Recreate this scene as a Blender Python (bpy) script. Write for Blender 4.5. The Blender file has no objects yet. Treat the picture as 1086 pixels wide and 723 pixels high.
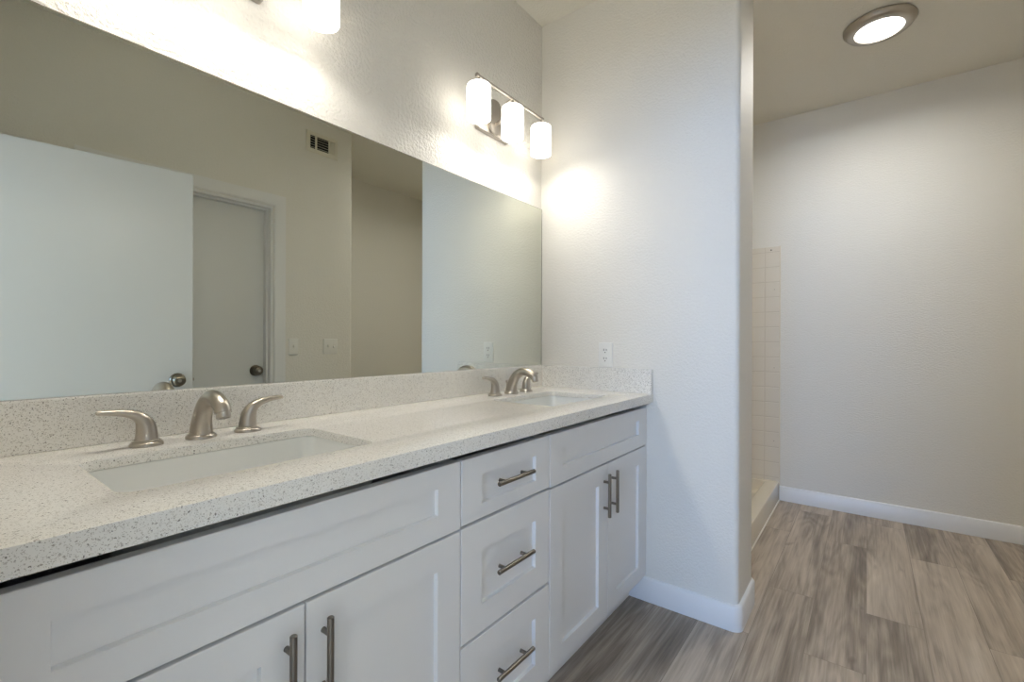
import bpy, bmesh, math, random
from mathutils import Vector, Matrix

SC = bpy.context.scene
COL = SC.collection

# ------------------------------------------------------------------ camera
CAM_H = 1.1296
_a, _ro = math.radians(37.488), math.radians(.2237)
_F = Vector((math.cos(_a), math.sin(_a), 0))
_R = Vector((math.sin(_a), -math.cos(_a), 0))
_U = Vector((0, 0, 1))
_R3 = _R * math.cos(_ro) + _U * math.sin(_ro)
_U3 = _U * math.cos(_ro) - _R * math.sin(_ro)
cam_data = bpy.data.cameras.new('camera')
cam_data.sensor_width = 36.0
cam_data.lens = 36.0 * 491.4 / 1086.0
cam_data.shift_y = .58 / 1086.0
cam_data.clip_start = .005
cam = bpy.data.objects.new('camera', cam_data)
cam.matrix_world = Matrix(((_R3.x, _U3.x, -_F.x, 0), (_R3.y, _U3.y, -_F.y, 0),
                           (_R3.z, _U3.z, -_F.z, CAM_H), (0, 0, 0, 1)))
COL.objects.link(cam)
SC.camera = cam

# ------------------------------------------------------------------ light and exposure
DAY_POWER, DAY_COLOR = 74.0, (.32, .55, 1.0)       # the bedroom window behind the camera
VANITY_POWER, VANITY_COLOR = .56, (1.0, .95, .88)   # each bulb of the vanity lights
SHADE_EMIT = 2.1
DISC_POWER, DISC_COLOR = 5.8, (1.0, .97, .92)
SC.view_settings.view_transform = 'Standard'
SC.view_settings.look = 'None'
SC.view_settings.exposure = .90
SC.view_settings.gamma = 1.0
SC.view_settings.use_curve_mapping = False
world = bpy.data.worlds.new('world')
SC.world = world
world.use_nodes = True
_bg = world.node_tree.nodes['Background']
_bg.inputs['Color'].default_value = (.55, .72, 1, 1)
_bg.inputs['Strength'].default_value = 1.0
SC.cycles.use_denoising = True
SC.cycles.max_bounces = 14
SC.cycles.diffuse_bounces = 8
SC.cycles.glossy_bounces = 6
SC.cycles.sample_clamp_indirect = 4.0
SC.cycles.caustics_reflective = False
SC.cycles.caustics_refractive = False


def area_light(name, loc, direction, sx, sy, power, color, parent=None, shape='RECTANGLE', spread=180):
    l = bpy.data.lights.new(name, 'AREA')
    l.shape = shape
    l.size = sx
    if shape in ('RECTANGLE', 'ELLIPSE'):
        l.size_y = sy
    l.energy = power
    l.color = color
    l.spread = math.radians(spread)
    o = bpy.data.objects.new(name, l)
    o.location = loc
    o.rotation_euler = Vector(direction).to_track_quat('-Z', 'Y').to_euler()
    COL.objects.link(o)
    if parent:
        o.parent = parent
    return o


# ------------------------------------------------------------------ key measures (metres)
YM = 1.327        # mirror wall
XE = 1.974        # end wall of the vanity
XE2 = 2.25        # its far side
YS = .397         # its free end
XF = 3.82         # far wall
YB = -.56         # wall behind the camera
XB = 2.116        # where that wall ends
YW = -1.418       # wall beyond it
XL = .02          # wall with the doorway
H = 2.74
ZC = .9045        # counter top
CT = .036
SLAB_T = .020
YC = .739         # counter front
ZB = 1.011        # backsplash top
ZM = 1.804        # mirror top
YF = .765         # cabinet door face

FILL_SUN_POWER, FILL_SUN_COLOR = 16.0, (1.0, .97, .92)         # sun added out of view, bounced off the bedroom carpet as warm fill
_s = bpy.data.lights.new('fill_sun', 'SUN')
_s.energy = FILL_SUN_POWER
_s.color = FILL_SUN_COLOR
_s.angle = math.radians(.6)
_so = bpy.data.objects.new('fill_sun', _s)
_so.rotation_euler = Vector((math.cos(math.radians(36)), .12, -math.sin(math.radians(36)))).to_track_quat('-Z', 'Y').to_euler()
COL.objects.link(_so)
area_light('window_daylight', (-3.95, -.35, 1.60), (1, 0, -.05), 1.7, 1.0, DAY_POWER, DAY_COLOR)


# ------------------------------------------------------------------ materials
def lin(r, g, b):
    f = lambda c: (c / 255) / 12.92 if c / 255 <= .04045 else ((c / 255 + .055) / 1.055) ** 2.4
    return (f(r), f(g), f(b), 1)


class Nodes:
    def __init__(self, name):
        self.m = bpy.data.materials.new(name)
        self.m.use_nodes = True
        self.t = self.m.node_tree
        self.p = self.t.nodes['Principled BSDF']

    def n(self, kind, **kw):
        nd = self.t.nodes.new(kind)
        for k, v in kw.items():
            setattr(nd, k, v)
        return nd

    def l(self, a, b):
        self.t.links.new(a, b)

    def math(self, op, a, b=None, c=None):
        nd = self.n('ShaderNodeMath', operation=op)
        for i, v in enumerate((a, b, c)):
            if v is None:
                continue
            if isinstance(v, (int, float)):
                nd.inputs[i].default_value = v
            else:
                self.l(v, nd.inputs[i])
        return nd.outputs[0]

    def mix(self, fac, a, b, blend='MIX'):
        nd = self.n('ShaderNodeMix', data_type='RGBA', blend_type=blend)
        for idx, v in ((0, fac), (6, a), (7, b)):
            if isinstance(v, (int, float)):
                nd.inputs[idx].default_value = v
            elif isinstance(v, tuple):
                nd.inputs[idx].default_value = v
            else:
                self.l(v, nd.inputs[idx])
        return nd.outputs[2]

    def coords(self, scale=(1, 1, 1)):
        c = self.n('ShaderNodeTexCoord')
        mp = self.n('ShaderNodeMapping')
        mp.inputs['Scale'].default_value = scale
        self.l(c.outputs['Object'], mp.inputs['Vector'])
        return mp.outputs['Vector']

    def ramp(self, fac, stops):
        r = self.n('ShaderNodeValToRGB')
        e = r.color_ramp.elements
        while len(e) < len(stops):
            e.new(.5)
        for i, (p, c) in enumerate(stops):
            e[i].position = p
            e[i].color = c
        self.l(fac, r.inputs[0])
        return r.outputs[0]

    def bump(self, height, strength, distance):
        b = self.n('ShaderNodeBump')
        b.inputs['Strength'].default_value = strength
        b.inputs['Distance'].default_value = distance
        self.l(height, b.inputs['Height'])
        self.l(b.outputs[0], self.p.inputs['Normal'])

    def set(self, **kw):
        for k, v in kw.items():
            self.p.inputs[k.replace('_', ' ')].default_value = v
        return self.m


def simple(name, col, rough=.5, metal=0.0, **kw):
    k = Nodes(name)
    k.set(Base_Color=col, Roughness=rough, Metallic=metal, **kw)
    return k.m


def paint(name, col, scale, dist, rough=.55, strength=.6):
    """Painted drywall with a sprayed orange-peel texture."""
    k = Nodes(name)
    v = k.coords()
    n1 = k.n('ShaderNodeTexNoise')
    n1.inputs['Scale'].default_value = scale
    n1.inputs['Detail'].default_value = 3
    n1.inputs['Roughness'].default_value = .55
    k.l(v, n1.inputs['Vector'])
    r = k.ramp(n1.outputs['Fac'], [(.38, (0, 0, 0, 1)), (.62, (1, 1, 1, 1))])
    k.bump(r, strength, dist)
    n2 = k.n('ShaderNodeTexNoise')
    n2.inputs['Scale'].default_value = 1.3
    k.l(v, n2.inputs['Vector'])
    c2 = tuple(x * .965 for x in col[:3]) + (1,)
    k.l(k.mix(n2.outputs['Fac'], col, c2), k.p.inputs['Base Color'])
    k.set(Roughness=rough)
    return k.m


def quartz():
    k = Nodes('speckled_quartz')
    v0 = k.coords()
    wn = k.n('ShaderNodeTexNoise')
    wn.inputs['Scale'].default_value = 420
    k.l(v0, wn.inputs['Vector'])
    wm = k.n('ShaderNodeVectorMath', operation='MULTIPLY_ADD')
    k.l(wn.outputs['Color'], wm.inputs[0])
    wm.inputs[1].default_value = (.0045, .0045, .0045)
    k.l(v0, wm.inputs[2])
    v = wm.outputs[0]
    base = lin(237, 235, 229)
    col = base

    def specks(vec_scale, thr, tint, amount, size):
        nonlocal col
        vo = k.n('ShaderNodeTexVoronoi')
        vo.inputs['Scale'].default_value = vec_scale
        k.l(v, vo.inputs['Vector'])
        sep = k.n('ShaderNodeSeparateColor')
        k.l(vo.outputs['Color'], sep.inputs[0])
        pick = k.math('LESS_THAN', sep.outputs[0], thr)
        rad = k.math('MULTIPLY_ADD', sep.outputs[1], size * .7, size * .3)
        near = k.math('LESS_THAN', vo.outputs['Distance'], rad)
        f = k.math('MULTIPLY', k.math('MULTIPLY', pick, near), amount)
        col = k.mix(f, col, tint)
    specks(520, .50, lin(180, 173, 162), .75, .55)
    specks(340, .30, lin(150, 143, 133), .7, .46)
    specks(270, .14, lin(92, 87, 78), .8, .42)
    specks(260, .16, lin(240, 238, 232), .8, .5)
    k.l(col, k.p.inputs['Base Color'])
    return k.set(Roughness=.2)


def planks():
    k = Nodes('grey_oak_vinyl_planks')
    c = k.n('ShaderNodeTexCoord')
    br = k.n('ShaderNodeTexBrick', offset=.37, offset_frequency=2)
    br.inputs['Color1'].default_value = (0, 0, 0, 1)
    br.inputs['Color2'].default_value = (1, 1, 1, 1)
    br.inputs['Mortar'].default_value = (.5, .5, .5, 1)
    br.inputs['Scale'].default_value = 1.0
    br.inputs['Brick Width'].default_value = 1.22
    br.inputs['Row Height'].default_value = .181
    br.inputs['Mortar Size'].default_value = .0009
    br.inputs['Mortar Smooth'].default_value = 0
    k.l(c.outputs['Object'], br.inputs['Vector'])
    sepc = k.n('ShaderNodeSeparateColor')
    k.l(br.outputs['Color'], sepc.inputs[0])
    rnd = sepc.outputs[0]
    off = k.n('ShaderNodeCombineXYZ')
    k.l(k.math('MULTIPLY', rnd, 37.0), off.inputs[0])
    k.l(k.math('MULTIPLY', rnd, 11.0), off.inputs[1])
    k.l(k.math('MULTIPLY', rnd, 23.0), off.inputs[2])
    ad = k.n('ShaderNodeVectorMath', operation='ADD')
    k.l(c.outputs['Object'], ad.inputs[0])
    k.l(off.outputs[0], ad.inputs[1])

    def noise(scale, sc, detail=4, rough=.55, dist=0.0):
        mp = k.n('ShaderNodeMapping')
        mp.inputs['Scale'].default_value = scale
        k.l(ad.outputs[0], mp.inputs['Vector'])
        n = k.n('ShaderNodeTexNoise')
        n.inputs['Scale'].default_value = sc
        n.inputs['Detail'].default_value = detail
        n.inputs['Roughness'].default_value = rough
        n.inputs['Distortion'].default_value = dist
        k.l(mp.outputs[0], n.inputs['Vector'])
        return n.outputs['Fac']
    # broad figure: contour lines of a stretched noise give the cathedral grain
    big = noise((.75, 5.5, 1), 1.25, 2.0, .45, .15)
    rings = k.math('FRACT', k.math('MULTIPLY', big, 11.0))
    rings = k.math('ABSOLUTE', k.math('MULTIPLY_ADD', rings, 2.0, -1.0))
    fine = noise((2.2, 75, 1), 1.6, 5, .65, .1)
    blot = noise((.7, 8, 1), 1.5, 4, .6, .35)
    knot = noise((3.0, 9.0, 1), 1.0, 2, .5, .8)
    g = k.math('MULTIPLY_ADD', rings, .085, .045)
    g = k.math('MULTIPLY_ADD', fine, .42, g)
    g = k.math('MULTIPLY_ADD', blot, .95, g)
    g = k.math('MULTIPLY_ADD', rnd, .16, g)
    g = k.math('MULTIPLY_ADD', g, 1.0, -.34)
    col = k.ramp(g, [(.12, lin(88, 79, 71)), (.36, lin(142, 130, 117)), (.56, lin(184, 171, 156)), (.85, lin(217, 205, 190))])
    kf = k.ramp(knot, [(.70, (0, 0, 0, 1)), (.80, (1, 1, 1, 1))])
    col = k.mix(k.math('MULTIPLY', kf, .6), col, lin(82, 72, 62))
    col = k.mix(k.math('MULTIPLY', br.outputs['Fac'], .55), col, lin(70, 62, 55))
    k.l(col, k.p.inputs['Base Color'])
    k.bump(fine, .15, .0006)
    return k.set(Roughness=.42)


def brushed(name, col, rough=.28):
    k = Nodes(name)
    v = k.coords((1, 1, 1))
    n = k.n('ShaderNodeTexNoise')
    n.inputs['Scale'].default_value = 400
    k.l(v, n.inputs['Vector'])
    k.l(k.math('MULTIPLY_ADD', n.outputs['Fac'], .10, rough - .05), k.p.inputs['Roughness'])
    return k.set(Base_Color=col, Metallic=1.0)


def tile_surround():
    k = Nodes('moulded_tile_acrylic')
    c = k.n('ShaderNodeTexCoord')
    sep = k.n('ShaderNodeSeparateXYZ')
    k.l(c.outputs['Object'], sep.inputs[0])
    P = .1085

    def line(sock, shift):
        fr = k.math('FRACT', k.math('DIVIDE', k.math('ADD', sock, 10 + shift), P))
        d = k.math('ABSOLUTE', k.math('ADD', fr, -.5))
        return k.ramp(d, [(.455, (0, 0, 0, 1)), (.495, (1, 1, 1, 1))])
    geo = k.n('ShaderNodeNewGeometry')
    sn = k.n('ShaderNodeSeparateXYZ')
    k.l(geo.outputs['Normal'], sn.inputs[0])
    ax = k.math('GREATER_THAN', k.math('ABSOLUTE', sn.outputs[0]), .5)
    hor = k.mix(ax, sep.outputs[0], sep.outputs[1])
    shp = k.n('ShaderNodeSeparateColor')
    k.l(hor, shp.inputs[0])
    g = k.math('MAXIMUM', line(sep.outputs[2], .043), line(shp.outputs[0], .038))
    k.l(k.mix(k.math('MULTIPLY', g, .5), lin(228, 221, 208), lin(205, 196, 181)), k.p.inputs['Base Color'])
    k.bump(k.math('MULTIPLY', g, -1.0), .6, .002)
    return k.set(Roughness=.22)


M = {}
M['wall'] = paint('warm_white_wall_paint', lin(232, 229, 221), 88, .0036)
M['wall_smooth'] = paint('warm_white_wall_paint_light_texture', lin(232, 229, 221), 110, .0012)
M['ceiling'] = paint('ceiling_paint', lin(233, 229, 217), 110, .0016, .7)
M['trim'] = simple('white_trim_paint', lin(234, 234, 234), .32)
M['door'] = simple('white_door_paint', lin(228, 229, 228), .30)
M['cabinet'] = simple('white_cabinet_lacquer', lin(231, 231, 231), .34)
M['cabinet_inside'] = simple('cabinet_inside_board', lin(150, 146, 138), .6)
M['quartz'] = quartz()
M['porcelain'] = simple('white_porcelain', lin(236, 237, 234), .08)
M['nickel'] = brushed('brushed_nickel', lin(184, 177, 167), .30)
M['steel'] = brushed('brushed_steel_pull', lin(132, 126, 118), .30)
M['knob'] = brushed('satin_nickel_knob', lin(128, 120, 106), .30)
M['dark'] = simple('dark_slot', lin(24, 23, 21), .7)
M['dark_metal'] = simple('dark_drain_metal', lin(90, 86, 80), .3, 1.0)
M['plastic'] = simple('white_plastic_plate', lin(232, 231, 226), .35)
M['vent'] = simple('painted_vent_metal', lin(225, 220, 204), .4)
M['floor'] = planks()
M['acrylic'] = simple('cream_acrylic', lin(230, 222, 204), .12)
M['caulk'] = simple('white_caulk', lin(232, 228, 218), .5)
M['tile'] = tile_surround()
M['mirror'] = simple('silvered_mirror', (.735, .755, .685, 1), 0.0, 1.0)
M['mirror_edge'] = simple('mirror_glass_edge', lin(92, 88, 72), .15)
M['rug'] = simple('beige_bounce_carpet', lin(216, 211, 202), .95)  # pale carpet added to the unseen bedroom to bounce light into the bathroom
M['carpet'] = simple('beige_bedroom_wall', lin(224, 218, 206), .8)


def emitter(name, color, strength, base=(.9, .9, .88, 1)):
    k = Nodes(name)
    k.set(Base_Color=base, Roughness=.35, Emission_Strength=strength)
    k.p.inputs['Emission Color'].default_value = color + (1,)
    return k.m


M['shade'] = emitter('lit_opal_glass_shade', (1.0, .94, .85), SHADE_EMIT)
M['bulb'] = emitter('lit_bulb', (1.0, .95, .87), 6.0)
M['diffuser'] = emitter('lit_disc_diffuser', (1.0, .97, .92), 3.0)


# ------------------------------------------------------------------ mesh helpers
def obj(name, bm, mat, parent=None, smooth=None, kind=None, label=None, cat=None, group=None):
    me = bpy.data.meshes.new(name)
    bmesh.ops.recalc_face_normals(bm, faces=bm.faces[:])
    bm.to_mesh(me)
    bm.free()
    for m in (mat if isinstance(mat, (list, tuple)) else [mat]):
        me.materials.append(m)
    if smooth is not None:
        me.shade_smooth()
        me.set_sharp_from_angle(angle=math.radians(smooth))
    o = bpy.data.objects.new(name, me)
    COL.objects.link(o)
    if parent:
        o.parent = parent
        o.matrix_parent_inverse = Matrix.Translation(-Vector(parent_world(parent)))
    tag(o, label, cat, group, kind)
    return o


def parent_world(p):
    v = Vector((0, 0, 0))
    while p:
        v += p.location + p.matrix_parent_inverse.translation
        p = p.parent
    return v


def tag(o, label=None, cat=None, group=None, kind=None):
    for k, v in (('label', label), ('category', cat), ('group', group), ('kind', kind)):
        if v:
            o[k] = v
    return o


def thing(name, loc, label, cat, group=None, kind=None):
    o = bpy.data.objects.new(name, None)
    o.empty_display_size = .05
    o.location = loc
    COL.objects.link(o)
    return tag(o, label, cat, group, kind)


def box(bm, x0, x1, y0, y1, z0, z1, bevel=0.0, seg=2):
    vs = [bm.verts.new((x, y, z)) for x in (x0, x1) for y in (y0, y1) for z in (z0, z1)]
    q = [(0, 1, 3, 2), (4, 6, 7, 5), (0, 4, 5, 1), (2, 3, 7, 6), (0, 2, 6, 4), (1, 5, 7, 3)]
    fs = [bm.faces.new([vs[i] for i in f]) for f in q]
    if bevel:
        es = {e for f in fs for e in f.edges}
        bmesh.ops.bevel(bm, geom=list(es), offset=bevel, segments=seg, profile=.5, affect='EDGES')
    return bm


def B(*a, **k):
    return box(bmesh.new(), *a, **k)


def loops(bm, rings, cap0=True, cap1=True, closed=True):
    """Bridge a list of vertex rings (each a list of points)."""
    vr = [[bm.verts.new(p) for p in r] for r in rings]
    n = len(vr[0])
    for a, b in zip(vr, vr[1:]):
        for i in range(n if closed else n - 1):
            j = (i + 1) % n
            bm.faces.new((a[i], a[j], b[j], b[i]))
    if cap0:
        bm.faces.new(vr[0][::-1])
    if cap1:
        bm.faces.new(vr[-1])
    return vr


def lathe(bm, prof, origin=(0, 0, 0), axis=(0, 0, 1), n=32, cap0=True, cap1=True):
    rot = Vector((0, 0, 1)).rotation_difference(Vector(axis)).to_matrix()
    o = Vector(origin)
    rings = []
    for r, z in prof:
        rings.append([o + rot @ Vector((r * math.cos(t), r * math.sin(t), z))
                      for t in (2 * math.pi * i / n for i in range(n))])
    loops(bm, rings, cap0, cap1)
    return bm


def catmull(pts, per=8):
    """pts: tuples of any length; smooth interpolation through all of them."""
    out = []
    P = [pts[0]] + list(pts) + [pts[-1]]
    for i in range(1, len(P) - 2):
        p0, p1, p2, p3 = P[i - 1:i + 3]
        for s in range(per):
            t = s / per
            out.append(tuple(.5 * ((2 * b) + (c - a) * t + (2 * a - 5 * b + 4 * c - d) * t * t + (3 * b - a - 3 * c + d) * t ** 3)
                             for a, b, c, d in zip(p0, p1, p2, p3)))
    out.append(tuple(pts[-1]))
    return out


def sweep(bm, pts, normal, n=20, cap=True):
    """pts: (x,y,z, r_binormal, r_inplane) along a plane with the given normal."""
    nb = Vector(normal)
    rings = []
    for i, p in enumerate(pts):
        a = Vector(pts[max(0, i - 1)][:3])
        b = Vector(pts[min(len(pts) - 1, i + 1)][:3])
        t = (b - a).normalized()
        inp = nb.cross(t).normalized()
        c = Vector(p[:3])
        rings.append([c + nb * (p[3] * math.cos(q)) + inp * (p[4] * math.sin(q))
                      for q in (2 * math.pi * k / n for k in range(n))])
    loops(bm, rings, cap, cap)
    return bm


def rrect(x0, x1, y0, y1, r, z, n=6):
    pts = []
    for cx, cy, a0 in ((x1 - r, y1 - r, 0), (x0 + r, y1 - r, 90), (x0 + r, y0 + r, 180), (x1 - r, y0 + r, 270)):
        for i in range(n + 1):
            t = math.radians(a0 + 90 * i / n)
            pts.append((cx + r * math.cos(t), cy + r * math.sin(t), z))
    return pts


def prism(bm, poly, z0, z1):
    loops(bm, [[(x, y, z0) for x, y in poly], [(x, y, z1) for x, y in poly]])
    return bm


def arc(cx, cy, r, a0, a1, n=8):
    return [(cx + r * math.cos(math.radians(a0 + (a1 - a0) * i / n)), cy + r * math.sin(math.radians(a0 + (a1 - a0) * i / n)))
            for i in range(n + 1)]


def struct(name, bm, mat, smooth=None, label=None, cat=None):
    return obj(name, bm, mat, None, smooth, 'structure', label, cat)


# ------------------------------------------------------------------ room shell
struct('floor', B(-.10, XF + .1, YW - .1, YM + .1, -.06, 0), M['floor'], None, 'grey oak look vinyl plank floor', 'floor')
bm = bmesh.new()
box(bm, -.1, XF + .1, YW - .1, YM + .1, H, H + .08)
struct('ceiling', bm, M['ceiling'], None, 'plain off-white ceiling over the vanity and shower area', 'ceiling')
struct('wall_north', B(-.1, XF + .1, YM, YM + .1, 0, H), M['wall'], None, 'textured warm white wall behind the mirror and vanity lights', 'wall')
R = .022
poly = [(XE, YM), (XE2, YM)] + arc(XE2 - R, YS + R, R, 0, -90)[0:] + arc(XE + R, YS + R, R, 270, 180)
struct('wall_east', prism(bmesh.new(), poly, 0, H), M['wall_smooth'], 40, 'partition wall with rounded corners at the end of the vanity', 'wall')
struct('wall_far', B(XF, XF + .1, YW - .1, YM, 0, H), M['wall_smooth'], None, 'far wall of the shower area with tall white baseboard', 'wall')
# wall behind the camera, with the closet door's opening
DX0, DX1, DZ = .590, 1.507, 2.04
bm = bmesh.new()
box(bm, XL, DX0, YB - .12, YB, 0, H)
box(bm, DX0, DX1, YB - .12, YB, DZ, H)
box(bm, DX1, XB - .12, YB - .12, YB, 0, H)
struct('wall_south', bm, M['wall_smooth'], None, 'wall opposite the mirror with a closed door, seen in the mirror', 'wall')
poly = [(XB - .12, YW), (XB, YW)] + arc(XB - R, YB - R, R, 0, 90) + [(XB - .12, YB)]
struct('wall_corner', prism(bmesh.new(), poly, 0, H), M['wall_smooth'], 40, 'rounded wall corner beside the double switch, seen in the mirror', 'wall')
struct('wall_alcove', B(XB - .12, XF, YW - .1, YW, 0, H), M['wall_smooth'], None, 'dim alcove wall seen in the mirror past the wall corner', 'wall')
# wall with the doorway the camera stands in
WY0, WY1, WZ = -.405, .520, 2.045
bm = bmesh.new()
box(bm, XL - .12, XL, YB - .12, WY0, 0, H)
box(bm, XL - .12, XL, WY1, YM, 0, H)
box(bm, XL - .12, XL, WY0, WY1, WZ, H)
struct('wall_west', bm, M['wall_smooth'], None, 'wall with the entry doorway behind the open door', 'wall')
# bedroom behind the doorway
bm = bmesh.new()
box(bm, -4.1, -4.0, -2.3, -1.7, 0, H)
box(bm, -4.1, -4.0, .6, 2.3, 0, H)
box(bm, -4.1, -4.0, -1.7, .6, 0, .7)
box(bm, -4.1, -4.0, -1.7, .6, 2.2, H)
box(bm, -4.1, -.1, -2.4, -2.3, 0, H)
box(bm, -4.1, -.1, 2.3, 2.4, 0, H)
box(bm, -.2, -.1, -2.3, YB - .12, 0, H)
box(bm, -.2, -.1, YM + .1, 2.3, 0, H)
struct('wall_bedroom', bm, M['carpet'], None, 'bedroom walls beyond the entry doorway', 'wall')
struct('floor_bedroom', B(-4.1, -.1005, -2.4, 2.4, -.06, 0), M['rug'], None, 'unseen beige bedroom carpet added to bounce light through the entry doorway', 'floor')
struct('ceiling_bedroom', B(-4.1, -.1, -2.4, 2.4, H, H + .08), M['ceiling'], None, 'bedroom ceiling beyond the entry doorway', 'ceiling')
bm = bmesh.new()
for y0, y1, z0, z1 in ((-1.7, -1.65, .7, 2.2), (.55, .6, .7, 2.2), (-1.65, .55, .7, .75), (-1.65, .55, 2.15, 2.2), (-.575, -.525, .75, 2.15)):
    box(bm, -4.08, -4.02, y0, y1, z0, z1)
struct('window_1', bm, M['trim'], None, 'bedroom window frame beyond the entry doorway', 'window')


# baseboards: a profile swept along a wall line (list of (outer, inner) xy pairs)
def baseboard(name, inner, outer, hgt, mat, label):
    """inner, outer: matching polylines on the wall face and on the board's face."""
    e = .004
    bm = bmesh.new()
    rings = []
    for (ix, iy), (ox, oy) in zip(inner, outer):
        d = Vector((ix - ox, iy - oy, 0))
        if d.length:
            d.normalize()
        rings.append([(ix, iy, 0), (ox, oy, 0), (ox, oy, hgt - .008), (ox + d.x * e, oy + d.y * e, hgt - .002),
                      (ox + d.x * 2 * e, oy + d.y * 2 * e, hgt), (ix, iy, hgt)])
    loops(bm, rings)
    return struct(name, bm, mat, 35, label, 'baseboard')


T = .014
inn = [(XE, .852)] + arc(XE + R, YS + R, R, 180, 270) + arc(XE2 - R, YS + R, R, 270, 360) + [(XE2, .498)]
out = [(XE - T, .852)] + arc(XE + R, YS + R, R + T, 180, 270) + arc(XE2 - R, YS + R, R + T, 270, 360) + [(XE2 + T, .498)]
baseboard('baseboard_east', inn, out, .102, M['trim'], 'white baseboard wrapping the end of the partition wall')
baseboard('baseboard_far', [(XF, YW), (XF, .497)], [(XF - T, YW), (XF - T, .497)], .102, M['trim'], 'white baseboard along the far wall')
baseboard('baseboard_alcove', [(XB, YW), (XF - T, YW)], [(XB, YW + T), (XF - T, YW + T)], .102, M['trim'], 'white baseboard along the alcove wall')
inn = [(1.585, YB)] + arc(XB - R, YB - R, R, 90, 0) + [(XB, YW + T)]
out = [(1.585, YB + T)] + arc(XB - R, YB - R, R + T, 90, 0) + [(XB + T, YW + T)]
baseboard('baseboard_south', inn, out, .102, M['trim'], 'white baseboard below the light switches')


# ------------------------------------------------------------------ doors
def casing(bm, x0, x1, ztop, w, y, out):
    """Three-sided stepped casing around an opening in an y=const wall; out = +1 or -1."""
    def prof(off, th):
        return off, y + out * th
    steps = ((.004, .008), (.014, .012), (w - .016, .017), (w, .017), (w, 0.0))
    rings = []
    first = [(.004, 0.0)] + list(steps)
    for off, th in first:
        yy = y + out * th
        rings.append([(x0 - off, yy, 0), (x0 - off, yy, ztop + off), (x1 + off, yy, ztop + off), (x1 + off, yy, 0)])
    loops(bm, rings, False, False, closed=False)


bm = bmesh.new()
# jamb lining and stop
box(bm, DX0, DX0 + .016, YB - .12, YB, 0, DZ)
box(bm, DX1 - .016, DX1, YB - .12, YB, 0, DZ)
box(bm, DX0 + .016, DX1 - .016, YB - .12, YB, DZ - .016, DZ)
box(bm, DX0 + .016, DX0 + .028, YB - .074, YB - .036, 0, DZ - .016)
box(bm, DX1 - .028, DX1 - .016, YB - .074, YB - .036, 0, DZ - .016)
box(bm, DX0 + .028, DX1 - .028, YB - .074, YB - .036, DZ - .028, DZ - .016)
casing(bm, DX0, DX1, DZ, .078, YB, 1)
struct('trim_1', bm, M['trim'], None, 'white casing and jamb around the closed door, seen in the mirror', 'door trim')


def knob(parent, origin, axis, locking=False):
    bm = bmesh.new()
    lathe(bm, [(.037, 0), (.037, .004), (.032, .009), (.015, .012), (.0125, .018), (.0135, .024), (.024, .029), (.0300, .038),
               (.0305, .046), (.0275, .054), (.019, .0600), (.010, .0615)], origin, axis, 32)
    k = obj('knob', bm, M['knob'], parent, 35)
    bm = bmesh.new()
    lathe(bm, [(.0095, .061), (.009, .0635), (.005, .0635), (.0045, .0625)], origin, axis, 24)
    obj('lock_button', bm, M['nickel'], k, 35)


d2 = thing('door_2', ((DX0 + DX1) / 2, YB - .09, 0), 'closed flat white door in its casing, seen in the mirror', 'door', kind='structure')
obj('door_panel', B(DX0 + .019, DX1 - .019, YB - .112, YB - .076, .008, DZ - .019, bevel=.002), M['door'], d2)
knob(d2, (1.428, YB - .076, .928), (0, 1, 0))

# open door: hinged at the doorway, swung back near the south wall
d1 = thing('door_1', (.034, -.392, 0), 'open flat white door in front of the closed door, seen in the mirror', 'door', kind='structure')
HX, HY = .034, -.392
ang = math.atan2(.088, .702)
dd = Vector((math.cos(ang), math.sin(ang), 0))
dn = Vector((-dd.y, dd.x, 0))
DW = .919
MT = Matrix(((dd.x, dn.x, 0, HX), (dd.y, dn.y, 0, HY), (0, 0, 1, 0), (0, 0, 0, 1)))
bm = B(0, DW, -.035, 0, .010, 2.031, bevel=.002)
bm.transform(MT)
obj('door_panel', bm, M['door'], d1)
kx = DW - .068
knob(d1, MT @ Vector((kx, 0, .917)), dn, True)
knob(d1, MT @ Vector((kx, -.035, .917)), -dn)
bm = B(DW - .0005, DW + .0015, -.029, -.006, .885, .945)
bm.transform(MT)
lp = obj('latch_plate', bm, M['nickel'], d1)
bm = B(DW + .001, DW + .010, -.023, -.012, .908, .924, bevel=.002)
bm.transform(MT)
obj('latch_bolt', bm, M['nickel'], lp)
for hz in (.22, 1.02, 1.82):
    bm = bmesh.new()
    lathe(bm, [(.0055, hz - .045), (.0055, hz + .045)], (HX - .004, HY - .002, 0), (0, 0, 1), 12)
    obj('hinge', bm, M['nickel'], d1, 35)
bm = bmesh.new()
# doorway lining and casing on the bathroom side (an x=const wall)
for y0, y1, z0, z1 in ((WY0, WY0 + .003, 0, WZ), (WY1 - .003, WY1, 0, WZ), (WY0 + .003, WY1 - .003, WZ - .003, WZ)):
    box(bm, XL - .12, XL, y0, y1, z0, z1)
for y0, y1, z0, z1 in ((WY0 - .065, WY0 - .004, 0, WZ + .065), (WY1 + .004, WY1 + .065, 0, WZ + .065), (WY0 - .004, WY1 + .004, WZ + .004, WZ + .065)):
    box(bm, XL, XL + .012, y0, y1, z0, z1)
struct('trim_2', bm, M['trim'], None, 'white lining and casing of the entry doorway', 'door trim')

# ------------------------------------------------------------------ vanity cabinets
SLAB = .020


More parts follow.
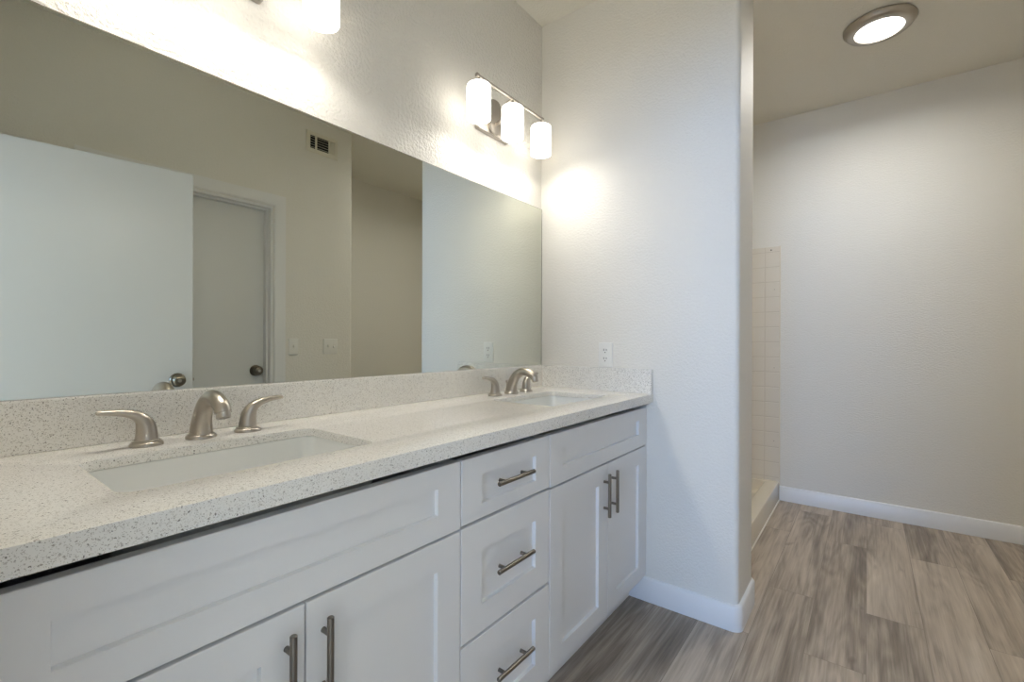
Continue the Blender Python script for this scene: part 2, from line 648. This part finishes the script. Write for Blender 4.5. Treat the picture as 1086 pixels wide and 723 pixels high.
def shaker(x0, x1, z0, z1, st, rt, rb):
    """A recessed-panel front facing -y, as one mesh."""
    b, rec, sl = .0014, .0110, .0012
    px0, px1, pz0, pz1 = x0 + st, x1 - st, z0 + rb, z1 - rt

    def ring(ax0, ax1, az0, az1, y):
        return [(ax0, y, az0), (ax1, y, az0), (ax1, y, az1), (ax0, y, az1)]
    bm = bmesh.new()
    loops(bm, [ring(x0, x1, z0, z1, YF + SLAB), ring(x0, x1, z0, z1, YF + b), ring(x0 + b * .35, x1 - b * .35, z0 + b * .35, z1 - b * .35, YF + b * .35),
               ring(x0 + b, x1 - b, z0 + b, z1 - b, YF), ring(px0, px1, pz0, pz1, YF),
               ring(px0 + sl * .5, px1 - sl * .5, pz0 + sl * .5, pz1 - sl * .5, YF + .0015),
               ring(px0 + sl, px1 - sl, pz0 + sl, pz1 - sl, YF + rec)])
    return bm


def pull(parent, cx, cz, vertical):
    """Bar pull: a bar and two posts."""
    yb_, L, r, sp = .742, .158, .006, .048
    bm = bmesh.new()
    ax = (0, 0, 1) if vertical else (1, 0, 0)
    org = (cx, yb_, cz)
    lathe(bm, [(r - .0012, -L / 2), (r, -L / 2 + .0012), (r, L / 2 - .0012), (r - .0012, L / 2)], org, ax, 20)
    h = obj('handle', bm, M['steel'], parent, 35)
    for s in (-1, 1):
        bm = bmesh.new()
        o = (cx, YF, cz + s * sp) if vertical else (cx + s * sp, YF, cz)
        lathe(bm, [(.0052, 0), (.0048, .0015), (.0048, YF - yb_)], o, (0, -1, 0), 16)
        obj('post', bm, M['steel'], h, 35)
    return h


def carcass(x0, x1, rails):
    bm = bmesh.new()
    y0, y1, z0, z1, t = YF + SLAB + .0015, YM - .004, .104, ZC - .0215, .016
    for a, b in ((x0, x0 + t), (x1 - t, x1)):
        box(bm, a, b, y0, y1, z0, .838)
        box(bm, a, b, y0 + .12, y1, .838, z1)
    box(bm, x0 + t, x1 - t, y0, y1, z0, z0 + t)
    box(bm, x0 + t, x1 - t, y1 - .008, y1, z0 + t, z1)
    for ra, rb in rails:
        box(bm, x0 + t, x1 - t, y0, y0 + .018, ra, rb)
    return bm


CG = 'white shaker cabinets of the bathroom vanity'
TK = .840
ZT0, ZT1 = .684, .845      # top row
ZD0, ZD1 = .113, .678      # doors


def sink_base(x0, x1, xm, label, inner_x0=None, filler=None):
    c = thing('vanity_cabinet', ((x0 + x1) / 2, 1.05, 0), label, 'cabinet', CG)
    obj('body', carcass(x0, x1, ((.66, .70),)), M['cabinet'], c)
    obj('toe_kick', B(x0, x1, TK, TK + .015, 0, .1035), M['cabinet'], c)
    fx1 = x1 - .0015 if filler is None else filler
    obj('false_drawer_front', shaker(x0 + .0015, fx1, ZT0, ZT1, .072, .048, .052), M['cabinet'], c)
    for a, b in ((x0 + .0015, xm - .0015), (xm + .0015, fx1)):
        d = obj('door', shaker(a, b, ZD0, ZD1, .072, .068, .060), M['cabinet'], c)
        hx = b - .0315 if b < xm else a + .0315
        pull(d, hx, .569, True)
    if filler is not None:
        obj('filler_strip', B(filler + .003, XE - .001, YF + .002, YF + SLAB + .0014, .113, ZT1), M['cabinet'], c)
    return c


sink_base(.030, .8005, .4175, 'white two-door vanity cabinet under the sink nearest the doorway')
sink_base(1.1905, XE - .0025, 1.589, 'white two-door vanity cabinet against the partition wall', filler=1.953)
c = thing('vanity_cabinet', (.995, 1.05, 0), 'narrow white cabinet with three drawers between the two sink cabinets', 'cabinet', CG)
obj('body', carcass(.8015, 1.1895, ((.667, .703), (.375, .415))), M['cabinet'], c)
obj('toe_kick', B(.8015, 1.1895, TK, TK + .015, 0, .1035), M['cabinet'], c)
for z0, z1, rt, rb, zh in ((ZT0 + .004, ZT1, .048, .036, .766), (.402, .680, .072, .070, .541), (.113, .394, .070, .074, .268)):
    d = obj('drawer', shaker(.8035, 1.1875, z0, z1, .073, rt, rb), M['cabinet'], c)
    pull(d, .995, zh, False)

# ------------------------------------------------------------------ countertop
S1 = (.188, .636, .864, 1.150)
S2 = (1.364, 1.792, .864, 1.150)
SR = .030


def offset_rect(s, o, z):
    return rrect(s[0] - o, s[1] + o, s[2] - o, s[3] + o, SR + o, z)


bm = bmesh.new()
ch = .0022
x0, x1, y0, y1 = XL + .002, XE - .0005, YC, YM - .0005


def outer(o, z):
    return [(x0, y0 + o, z), (x1, y0 + o, z), (x1, y1, z), (x0, y1, z)]


def plate_with_holes(bm, loops_, z):
    edges = []
    for lp_ in loops_:
        for i in range(len(lp_)):
            try:
                edges.append(bm.edges.new((lp_[i], lp_[(i + 1) % len(lp_)])))
            except ValueError:
                edges.append(bm.edges.get((lp_[i], lp_[(i + 1) % len(lp_)])))
    bmesh.ops.triangle_fill(bm, use_beauty=True, use_dissolve=False, edges=edges)


oB = loops(bm, [outer(.028, ZC - SLAB_T), outer(.028, ZC - CT), outer(0, ZC - CT), outer(0, ZC - ch), outer(ch * .3, ZC - ch * .3), outer(ch, ZC)], False, False)
hs = [loops(bm, [offset_rect(s, 0, ZC - SLAB_T), offset_rect(s, 0, ZC - ch), offset_rect(s, ch * .3, ZC - ch * .3), offset_rect(s, ch, ZC)], False, False) for s in (S1, S2)]
plate_with_holes(bm, [oB[-1]] + [h_[-1] for h_ in hs], ZC)
plate_with_holes(bm, [oB[0]] + [h_[0] for h_ in hs], ZC - SLAB_T)
ct = obj('countertop', bm, M['quartz'], None, 30, None, 'speckled off-white quartz countertop spanning all the vanity cabinets', 'countertop')
obj('backsplash', B(x0, XE - .0005, YM - .020, YM - .0005, ZC, ZB, bevel=.0032), M['quartz'], ct)
obj('side_splash', B(XE - .020, XE - .0005, YC + .0005, YM - .0205, ZC, ZB - .0005, bevel=.0022), M['quartz'], ct)


# ------------------------------------------------------------------ sinks
def sink(s, label):
    cx, cy = (s[0] + s[1]) / 2, (s[2] + s[3]) / 2
    zt = ZC - SLAB_T - .0005
    t = thing('sink', (cx, cy, zt - .14), label, 'sink', 'undermount sinks in the vanity counter')
    bm = bmesh.new()
    o = .004

    def rr(off, z, r):
        return rrect(s[0] - off, s[1] + off, s[2] - off, s[3] + off, max(.012, r), z, 6)
    prof = [(.022, zt - .012, .05), (.022, zt, .05), (o + .003, zt, SR + o), (o, zt - .002, SR + o), (o - .006, zt - .06, SR), (o - .012, zt - .105, SR),
            (o - .020, zt - .122, SR), (o - .034, zt - .132, SR), (o - .06, zt - .136, SR)]
    rings = [rr(*p) for p in prof]
    # last rings close on the drain
    n = len(rings[0])
    dr = .022
    ang_ = [math.atan2(p[1] - cy, p[0] - cx) for p in rings[-1]]
    rings.append([(cx + dr * math.cos(a), cy + dr * math.sin(a), zt - .142) for a in ang_])
    rings.append([(cx + dr * math.cos(a), cy + dr * math.sin(a), zt - .150) for a in ang_])
    loops(bm, rings, False, True)
    # outside of the bowl
    outp = [(.022, zt - .012, .05), (.008, zt - .014, .04), (.002, zt - .10, .04), (-.02, zt - .145, .04), (-.06, zt - .152, .04)]
    loops(bm, [rr(*p) for p in outp], False, True)
    bmesh.ops.remove_doubles(bm, verts=bm.verts[:], dist=.00001)
    obj('basin', bm, M['porcelain'], t, 45)
    bm = bmesh.new()
    lathe(bm, [(.0215, -.1495), (.0215, -.1410), (.0195, -.1395), (.015, -.1405), (.014, -.143)], (cx, cy, zt), (0, 0, 1), 28)
    d = obj('drain', bm, M['nickel'], t, 35)
    bm = bmesh.new()
    lathe(bm, [(.0125, -.1425), (.0125, -.1385), (.010, -.1375)], (cx, cy, zt), (0, 0, 1), 24)
    obj('stopper', bm, M['nickel'], d, 35)


sink(S1, 'white rectangular undermount sink in the counter nearest the doorway')
sink(S2, 'white rectangular undermount sink beside the partition wall and outlet')


# ------------------------------------------------------------------ faucets
def faucet(cx, sp, label):
    t = thing('faucet', (cx, 1.226, ZC), label, 'faucet', 'widespread brushed nickel faucets at the sinks')
    z = ZC
    yb_ = 1.226
    bm = bmesh.new()
    path = catmull([(cx, yb_, z + .006, .0235, .0270), (cx, yb_ - .001, z + .022, .0220, .0255), (cx, yb_ - .008, z + .048, .0195, .0225),
                    (cx, yb_ - .026, z + .077, .0178, .0200), (cx, yb_ - .056, z + .0955, .0168, .0180), (cx, yb_ - .089, z + .0950, .0165, .0168),
                    (cx, yb_ - .1165, z + .0810, .0163, .0162), (cx, yb_ - .1235, z + .0690, .0162, .0162)], 6)
    sweep(bm, path, (1, 0, 0), 26)
    s = obj('spout', bm, M['nickel'], t, 40)
    bm = bmesh.new()
    lathe(bm, [(.0310, 0), (.0310, .0035), (.0290, .0075), (.0268, .0088), (.0268, .0105), (.0245, .0112), (.0240, .0135)], (cx, yb_, z), (0, 0, 1), 36)
    obj('base_ring', bm, M['nickel'], s, 35)
    bm = bmesh.new()
    e, f_ = Vector(path[-1][:3]), Vector(path[-3][:3])
    dirv = (e - f_).normalized()
    lathe(bm, [(.0140, -.002), (.0140, .0105), (.0130, .0120), (.0100, .0120), (.0095, .004)], e, dirv, 26)
    obj('aerator', bm, M['nickel'], s, 35)
    bm = bmesh.new()
    lathe(bm, [(.0022, .0), (.0022, .044), (.0036, .046), (.0042, .051), (.0036, .055), (.0015, .057)], (cx, yb_ + .0255, z), (0, 0, 1), 16)
    obj('lift_rod', bm, M['nickel'], t, 35)
    for sg in (-1, 1):
        hx = cx + sg * sp
        bm = bmesh.new()
        k = catmull([(hx, yb_, z + .008, .0205, .0215), (hx, yb_, z + .024, .0180, .0195), (hx + sg * .002, yb_ - .001, z + .042, .0165, .0175),
                     (hx + sg * .010, yb_ - .002, z + .0585, .0145, .0130), (hx + sg * .026, yb_ - .003, z + .0695, .0120, .0095),
                     (hx + sg * .050, yb_ - .004, z + .0752, .0092, .0068), (hx + sg * .072, yb_ - .005, z + .0775, .0082, .0056),
                     (hx + sg * .081, yb_ - .005, z + .0780, .0070, .0047), (hx + sg * .0840, yb_ - .005, z + .0780, .0035, .0022)], 6)
        sweep(bm, k, (0, 1, 0), 24)
        h = obj('handle', bm, M['nickel'], t, 40)
        bm = bmesh.new()
        lathe(bm, [(.0300, 0), (.0300, .0035), (.0278, .0075), (.0252, .0088), (.0252, .0110), (.0215, .0116), (.0205, .0135)], (hx, yb_, z), (0, 0, 1), 36)
        obj('base_ring', bm, M['nickel'], h, 35)


faucet(.4145, .1025, 'brushed nickel two-handle faucet behind the sink nearest the doorway')
faucet(1.595, .110, 'brushed nickel two-handle faucet behind the sink near the wall outlet')

# ------------------------------------------------------------------ mirror
bm = bmesh.new()
mx0, mx1, my = .034, 1.9725, YM - .006
ring = lambda i, y: [(mx0 + i, y, ZB + .0005 + i * .1), (mx1 - i * 4, y, ZB + .0005 + i * .1), (mx1 - i * 4, y, ZM - i * 1.6), (mx0 + i, y, ZM - i * 1.6)]
vr = loops(bm, [ring(0, YM - .0005), ring(0, my + .001), ring(.0012, my)])
bm.faces.ensure_lookup_table()
for f in bm.faces:
    f.material_index = 1
front = min(bm.faces, key=lambda f: f.calc_center_median().y)
front.material_index = 0
obj('mirror', bm, [M['mirror'], M['mirror_edge']], None, None, None, 'wide frameless mirror on the wall above the backsplash', 'mirror')


# ------------------------------------------------------------------ vanity lights
def vanity_light(cx, dz, label):
    yb_, zb_ = 1.207, 2.166 + dz
    t = thing('vanity_light', (cx, YM, 2.06 + dz), label, 'wall light', 'vanity lights above the mirror')
    bm = bmesh.new()

    def plate(hw, z0, z1, r, y, inset=0.0):
        return [(x, y, z) for x, z, _ in rrect(cx - hw + inset, cx + hw - inset, z0 + inset, z1 - inset, r, 0, 5)]
    z0, z1 = 2.034 + dz, 2.150 + dz
    loops(bm, [plate(.108, z0, z1, .010, YM), plate(.108, z0, z1, .010, YM - .014), plate(.108, z0, z1, .007, YM - .018, .004)])
    bp = obj('backplate', bm, M['nickel'], t, 35)
    bm = bmesh.new()
    loops(bm, [plate(.040, z0 + .004, 2.192 + dz, .038, YM - .0182), plate(.040, z0 + .004, 2.192 + dz, .038, YM - .026),
               plate(.040, z0 + .004, 2.192 + dz, .034, YM - .030, .004)])
    obj('centre_plate', bm, M['nickel'], bp, 35)
    bm = bmesh.new()
    pth = catmull([(cx, YM - .028, 2.085 + dz, .007, .007), (cx, YM - .050, 2.088 + dz, .007, .007), (cx, YM - .066, 2.105 + dz, .0065, .0065),
                   (cx, YM - .076, 2.145 + dz, .0065, .0065), (cx, YM - .095, zb_ - .006, .0065, .0065), (cx, yb_, zb_, .006, .006)], 6)
    sweep(bm, pth, (1, 0, 0), 16)
    obj('arm', bm, M['nickel'], t, 40)
    bm = bmesh.new()
    L = .217 + .014
    lathe(bm, [(.0045, -L - .003), (.0085, -L), (.0085, -L + .010), (.0058, -L + .012), (.0058, L - .012), (.0085, L - .010), (.0085, L), (.0045, L + .003)],
          (cx, yb_, zb_), (1, 0, 0), 18)
    obj('bar', bm, M['nickel'], t, 35)
    for i in (-1, 0, 1):
        x = cx + i * .217
        zt, zb0, r = 2.131 + dz, 1.998 + dz, .0475
        bm = bmesh.new()
        lathe(bm, [(.016, zt - .002), (.038, zt), (.0445, zt - .002), (.0470, zt - .006), (r, zt - .012), (r, zb0 + .002), (r - .001, zb0), (r - .0025, zb0),
                   (r - .0035, zb0 + .002), (r - .0035, zt - .012), (.041, zt - .006), (.016, zt - .006)], (x, yb_, 0), (0, 0, 1), 40, False, False)
        s = obj('shade', bm, M['shade'], t, 40, label='lit white opal glass shade')
        bm = bmesh.new()
        lathe(bm, [(.0045, zb_), (.0045, zt + .010), (.013, zt + .008), (.018, zt + .003), (.018, zt - .001), (.015, zt - .002), (.015, zt - .035), (.012, zt - .036)],
              (x, yb_, 0), (0, 0, 1), 24)
        obj('socket', bm, M['nickel'], s, 35)
        bm = bmesh.new()
        prof = [(.012, zt - .036), (.013, zt - .044), (.020, zt - .060), (.027, zt - .078), (.028, zt - .088), (.024, zt - .103), (.014, zt - .114), (.003, zt - .117)]
        lathe(bm, prof, (x, yb_, 0), (0, 0, 1), 24)
        obj('bulb', bm, M['bulb'], s, 40)
        area_light('bulb_light', (x, yb_, zb0 + .004), (0, -.42, -1), .080, .080, VANITY_POWER, VANITY_COLOR, None, 'DISK', 176)


vanity_light(.481, .016, 'three-shade vanity light mostly cut off by the top of the photo')
vanity_light(1.572, 0.0, 'three-shade brushed nickel vanity light on the wall by the partition corner')

# ------------------------------------------------------------------ ceiling disc light
DXc, DYc = 2.985, -.042
t = thing('ceiling_light', (DXc, DYc, H), 'round flush ceiling light with nickel rim over the shower area', 'ceiling light')
bm = bmesh.new()
lathe(bm, [(.146, 0), (.150, -.004), (.149, -.009), (.142, -.016), (.140, -.020), (.134, -.027), (.124, -.032), (.106, -.0335), (.1015, -.032), (.1015, -.027), (.1015, 0)],
      (DXc, DYc, H), (0, 0, 1), 64, False, False)
obj('rim', bm, M['nickel'], t, 30)
bm = bmesh.new()
lathe(bm, [(.1010, -.010), (.1010, -.0290), (.095, -.0305), (.06, -.0315), (.001, -.032)], (DXc, DYc, H), (0, 0, 1), 64)
obj('diffuser', bm, M['diffuser'], t, 40)
area_light('disc_light', (DXc, DYc, H - .035), (0, 0, -1), .19, .19, DISC_POWER, DISC_COLOR, None, 'DISK', 166)


# ------------------------------------------------------------------ outlet, switches, vent
def wall_plate(bm, cx, cz, w, hgt, face, out):
    """Plate with sloping edge on a wall; face='x' (normal -x) or 'y' (normal +y)."""
    b = .004

    def r(i, d):
        pts = rrect(-w / 2 + i, w / 2 - i, -hgt / 2 + i, hgt / 2 - i, .003, 0, 3)
        if face == 'x':
            return [(out - d, cx + p[0], cz + p[1]) for p in pts]
        return [(cx + p[0], out + d, cz + p[1]) for p in pts]
    loops(bm, [r(0, 0), r(0, .0025), r(.0012, .0045), r(b, .006)])


t = thing('wall_outlet', (XE, .9645, 1.069), 'white duplex wall outlet above the side splash on the partition wall', 'outlet')
bm = bmesh.new()
wall_plate(bm, .9645, 1.069, .070, .115, 'x', XE)
obj('cover_plate', bm, M['plastic'], t, 30)
for dz in (-.0195, .0195):
    bm = bmesh.new()
    n, zc_ = 24, 1.069 + dz
    shape = []
    for i in range(n):
        a = 2 * math.pi * i / n
        shape.append((.0172 * math.cos(a), max(-.0125, min(.0125, .0172 * math.sin(a)))))
    loops(bm, [[(XE - .0055, .9645 + p, zc_ + q) for p, q in shape], [(XE - .0078, .9645 + p, zc_ + q) for p, q in shape]])
    o = obj('receptacle', bm, M['plastic'], t, 30)
    for dy, hh in ((-.0064, .0075), (.0064, .0090)):
        obj('slot', B(XE - .0082, XE - .0077, .9645 + dy - .0014, .9645 + dy + .0014, zc_ + .0045 - hh / 2, zc_ + .0045 + hh / 2), M['dark'], o)
    bm = bmesh.new()
    lathe(bm, [(.0026, .0077), (.0026, .0082)], (XE, .9645, zc_ - .0075), (-1, 0, 0), 14)
    obj('ground_hole', bm, M['dark'], o)
bm = bmesh.new()
lathe(bm, [(.0030, .0055), (.0026, .0068)], (XE, .9645, 1.069), (-1, 0, 0), 14)
obj('screw', bm, M['plastic'], t, 30)


def switch(cx, gangs, label):
    t = thing('light_switch', (cx, YB, 1.088), label, 'light switch', 'light switches by the closed door')
    bm = bmesh.new()
    wall_plate(bm, cx, 1.088, .070 if gangs == 1 else .116, .115, 'y', YB)
    obj('cover_plate', bm, M['plastic'], t, 30)
    for g in range(gangs):
        x = cx + (g - (gangs - 1) / 2) * .046
        up = 1 if g == 0 else -1
        obj('toggle_slot', B(x - .005, x + .005, YB + .0055, YB + .0066, 1.076, 1.100), M['vent'], t)
        bm = bmesh.new()
        loops(bm, [[(x - .0042, YB + .006, 1.088 - .008), (x + .0042, YB + .006, 1.088 - .008), (x + .0042, YB + .006, 1.088 + .008), (x - .0042, YB + .006, 1.088 + .008)],
                   [(x - .0034, YB + .016, 1.088 + up * .008 - .0035), (x + .0034, YB + .016, 1.088 + up * .008 - .0035),
                    (x + .0034, YB + .016, 1.088 + up * .008 + .0035), (x - .0034, YB + .016, 1.088 + up * .008 + .0035)]])
        obj('toggle', bm, M['plastic'], t)
        for sz in (-.030, .030):
            bm = bmesh.new()
            lathe(bm, [(.0028, .0055), (.0024, .0067)], (x, YB, 1.088 + sz), (0, 1, 0), 12)
            obj('screw', bm, M['plastic'], t, 30)


switch(1.648, 1, 'single toggle light switch beside the closed door casing, seen in the mirror')
switch(1.932, 2, 'double toggle light switch beside the wall corner, seen in the mirror')

# air vent with three louver banks
VX0, VX1, VZ0, VZ1 = 1.735, 1.985, 2.496, 2.650
t = thing('air_vent', ((VX0 + VX1) / 2, YB, VZ0), 'painted air register high on the wall opposite the mirror, seen in the mirror', 'air vent')
bm = bmesh.new()


def vr_(i, d):
    return [(VX0 + i, YB + d, VZ0 + i), (VX1 - i, YB + d, VZ0 + i), (VX1 - i, YB + d, VZ1 - i), (VX0 + i, YB + d, VZ1 - i)]


loops(bm, [vr_(0, 0), vr_(0, .002), vr_(.006, .007), vr_(.029, .009), vr_(.031, .002)], False, False)
box(bm, VX0 + .068, VX0 + .081, YB + .002, YB + .0088, VZ0 + .030, VZ1 - .030)
box(bm, VX0 + .173, VX0 + .184, YB + .002, YB + .0088, VZ0 + .030, VZ1 - .030)
obj('frame', bm, M['vent'], t)
obj('duct_opening', B(VX0 + .030, VX1 - .030, YB + .0004, YB + .0012, VZ0 + .030, VZ1 - .030), M['dark'], t)
for a, b in ((VX0 + .031, VX0 + .068), (VX0 + .081, VX0 + .173)):
    for i in range(5):
        zc_ = VZ0 + .040 + i * .0185
        bm = bmesh.new()
        loops(bm, [[(a, YB + .0015, zc_ + .001), (a, YB + .0085, zc_ - .0035), (a, YB + .0085, zc_ - .0022), (a, YB + .0015, zc_ + .0023)],
                   [(b, YB + .0015, zc_ + .001), (b, YB + .0085, zc_ - .0035), (b, YB + .0085, zc_ - .0022), (b, YB + .0015, zc_ + .0023)]])
        obj('louver', bm, M['vent'], t)
for i in range(4):
    x = VX0 + .186 + i * .0083
    bm = bmesh.new()
    p = [(x, YB + .0015), (x + .0088, YB + .0080), (x + .0095, YB + .0072), (x + .0007, YB + .0012)]
    prism(bm, p, VZ0 + .031, VZ1 - .031)
    obj('louver', bm, M['vent'], t)

# ------------------------------------------------------------------ shower
PX0, PX1, PY0, PY1 = XE2 + .001, XF - .001, .500, YM - .001
t = thing('shower_pan', ((PX0 + PX1) / 2, (PY0 + PY1) / 2, 0), 'cream shower pan with raised curb between partition and far wall', 'shower pan')
bm = bmesh.new()


def pr(i0, i1, z, r):
    return rrect(PX0 + i1, PX1 - i1, PY0 + i0, PY1 - i1, r, z, 5)


loops(bm, [pr(0, 0, 0, .004), pr(0, 0, .118, .004), pr(.003, .001, .127, .005), pr(.012, .004, .132, .008), pr(.078, .028, .132, .02), pr(.088, .036, .126, .03),
           pr(.098, .046, .070, .04), pr(.115, .062, .052, .05), pr(.40, .35, .046, .06)])
obj('pan', bm, M['acrylic'], t, 40)
bm = bmesh.new()
cxd, cyd = (PX0 + PX1) / 2, (PY0 + PY1) / 2
lathe(bm, [(.045, .0462), (.045, .050), (.040, .0515), (.005, .0515)], (cxd, cyd, 0), (0, 0, 1), 32)
obj('drain', bm, M['nickel'], t, 35)
bm = bmesh.new()
loops(bm, [[(x, PY0, 0), (x, PY0 - .006, 0), (x, PY0 - .004, .0035), (x, PY0, .007)] for x in (XE2 + T + .001, PX1 - .014)])
obj('caulk_bead', bm, M['caulk'], t, label='white caulk line along the floor')
bm = bmesh.new()
ty0, tz0, tz1, th = .503, .1325, 1.822, .009
poly = [(XF - .0005, ty0), (XF - .0005, YM - .0005), (XE2 + .0005, YM - .0005), (XE2 + .0005, ty0), (XE2 + th, ty0), (XE2 + th, YM - th - .02)]
poly += [(XE2 + th + .006, YM - th - .006), (XE2 + th + .02, YM - th), (XF - th - .02, YM - th), (XF - th - .006, YM - th - .006), (XF - th, YM - th - .02), (XF - th, ty0)]
prism(bm, poly, tz0, tz1)
sr = obj('shower_surround', bm, M['tile'], None, 30, None, 'cream moulded tile shower surround at the edge of the far wall', 'shower surround')
obj('edge_trim', B(XF - .012, XF - .0005, ty0 - .008, ty0, tz0 - .03, tz1 + .004, bevel=.002), M['acrylic'], sr)
for y, z, r in ((.556, 1.800, .006), (.534, 1.513, .0028), (.534, .948, .0028), (.534, .42, .0028)):
    bm = bmesh.new()
    lathe(bm, [(r, th - .0004), (r * .7, th + .0006)], (XF, y, z), (-1, 0, 0), 7)
    obj('screw_hole', bm, M['dark_metal'], sr)
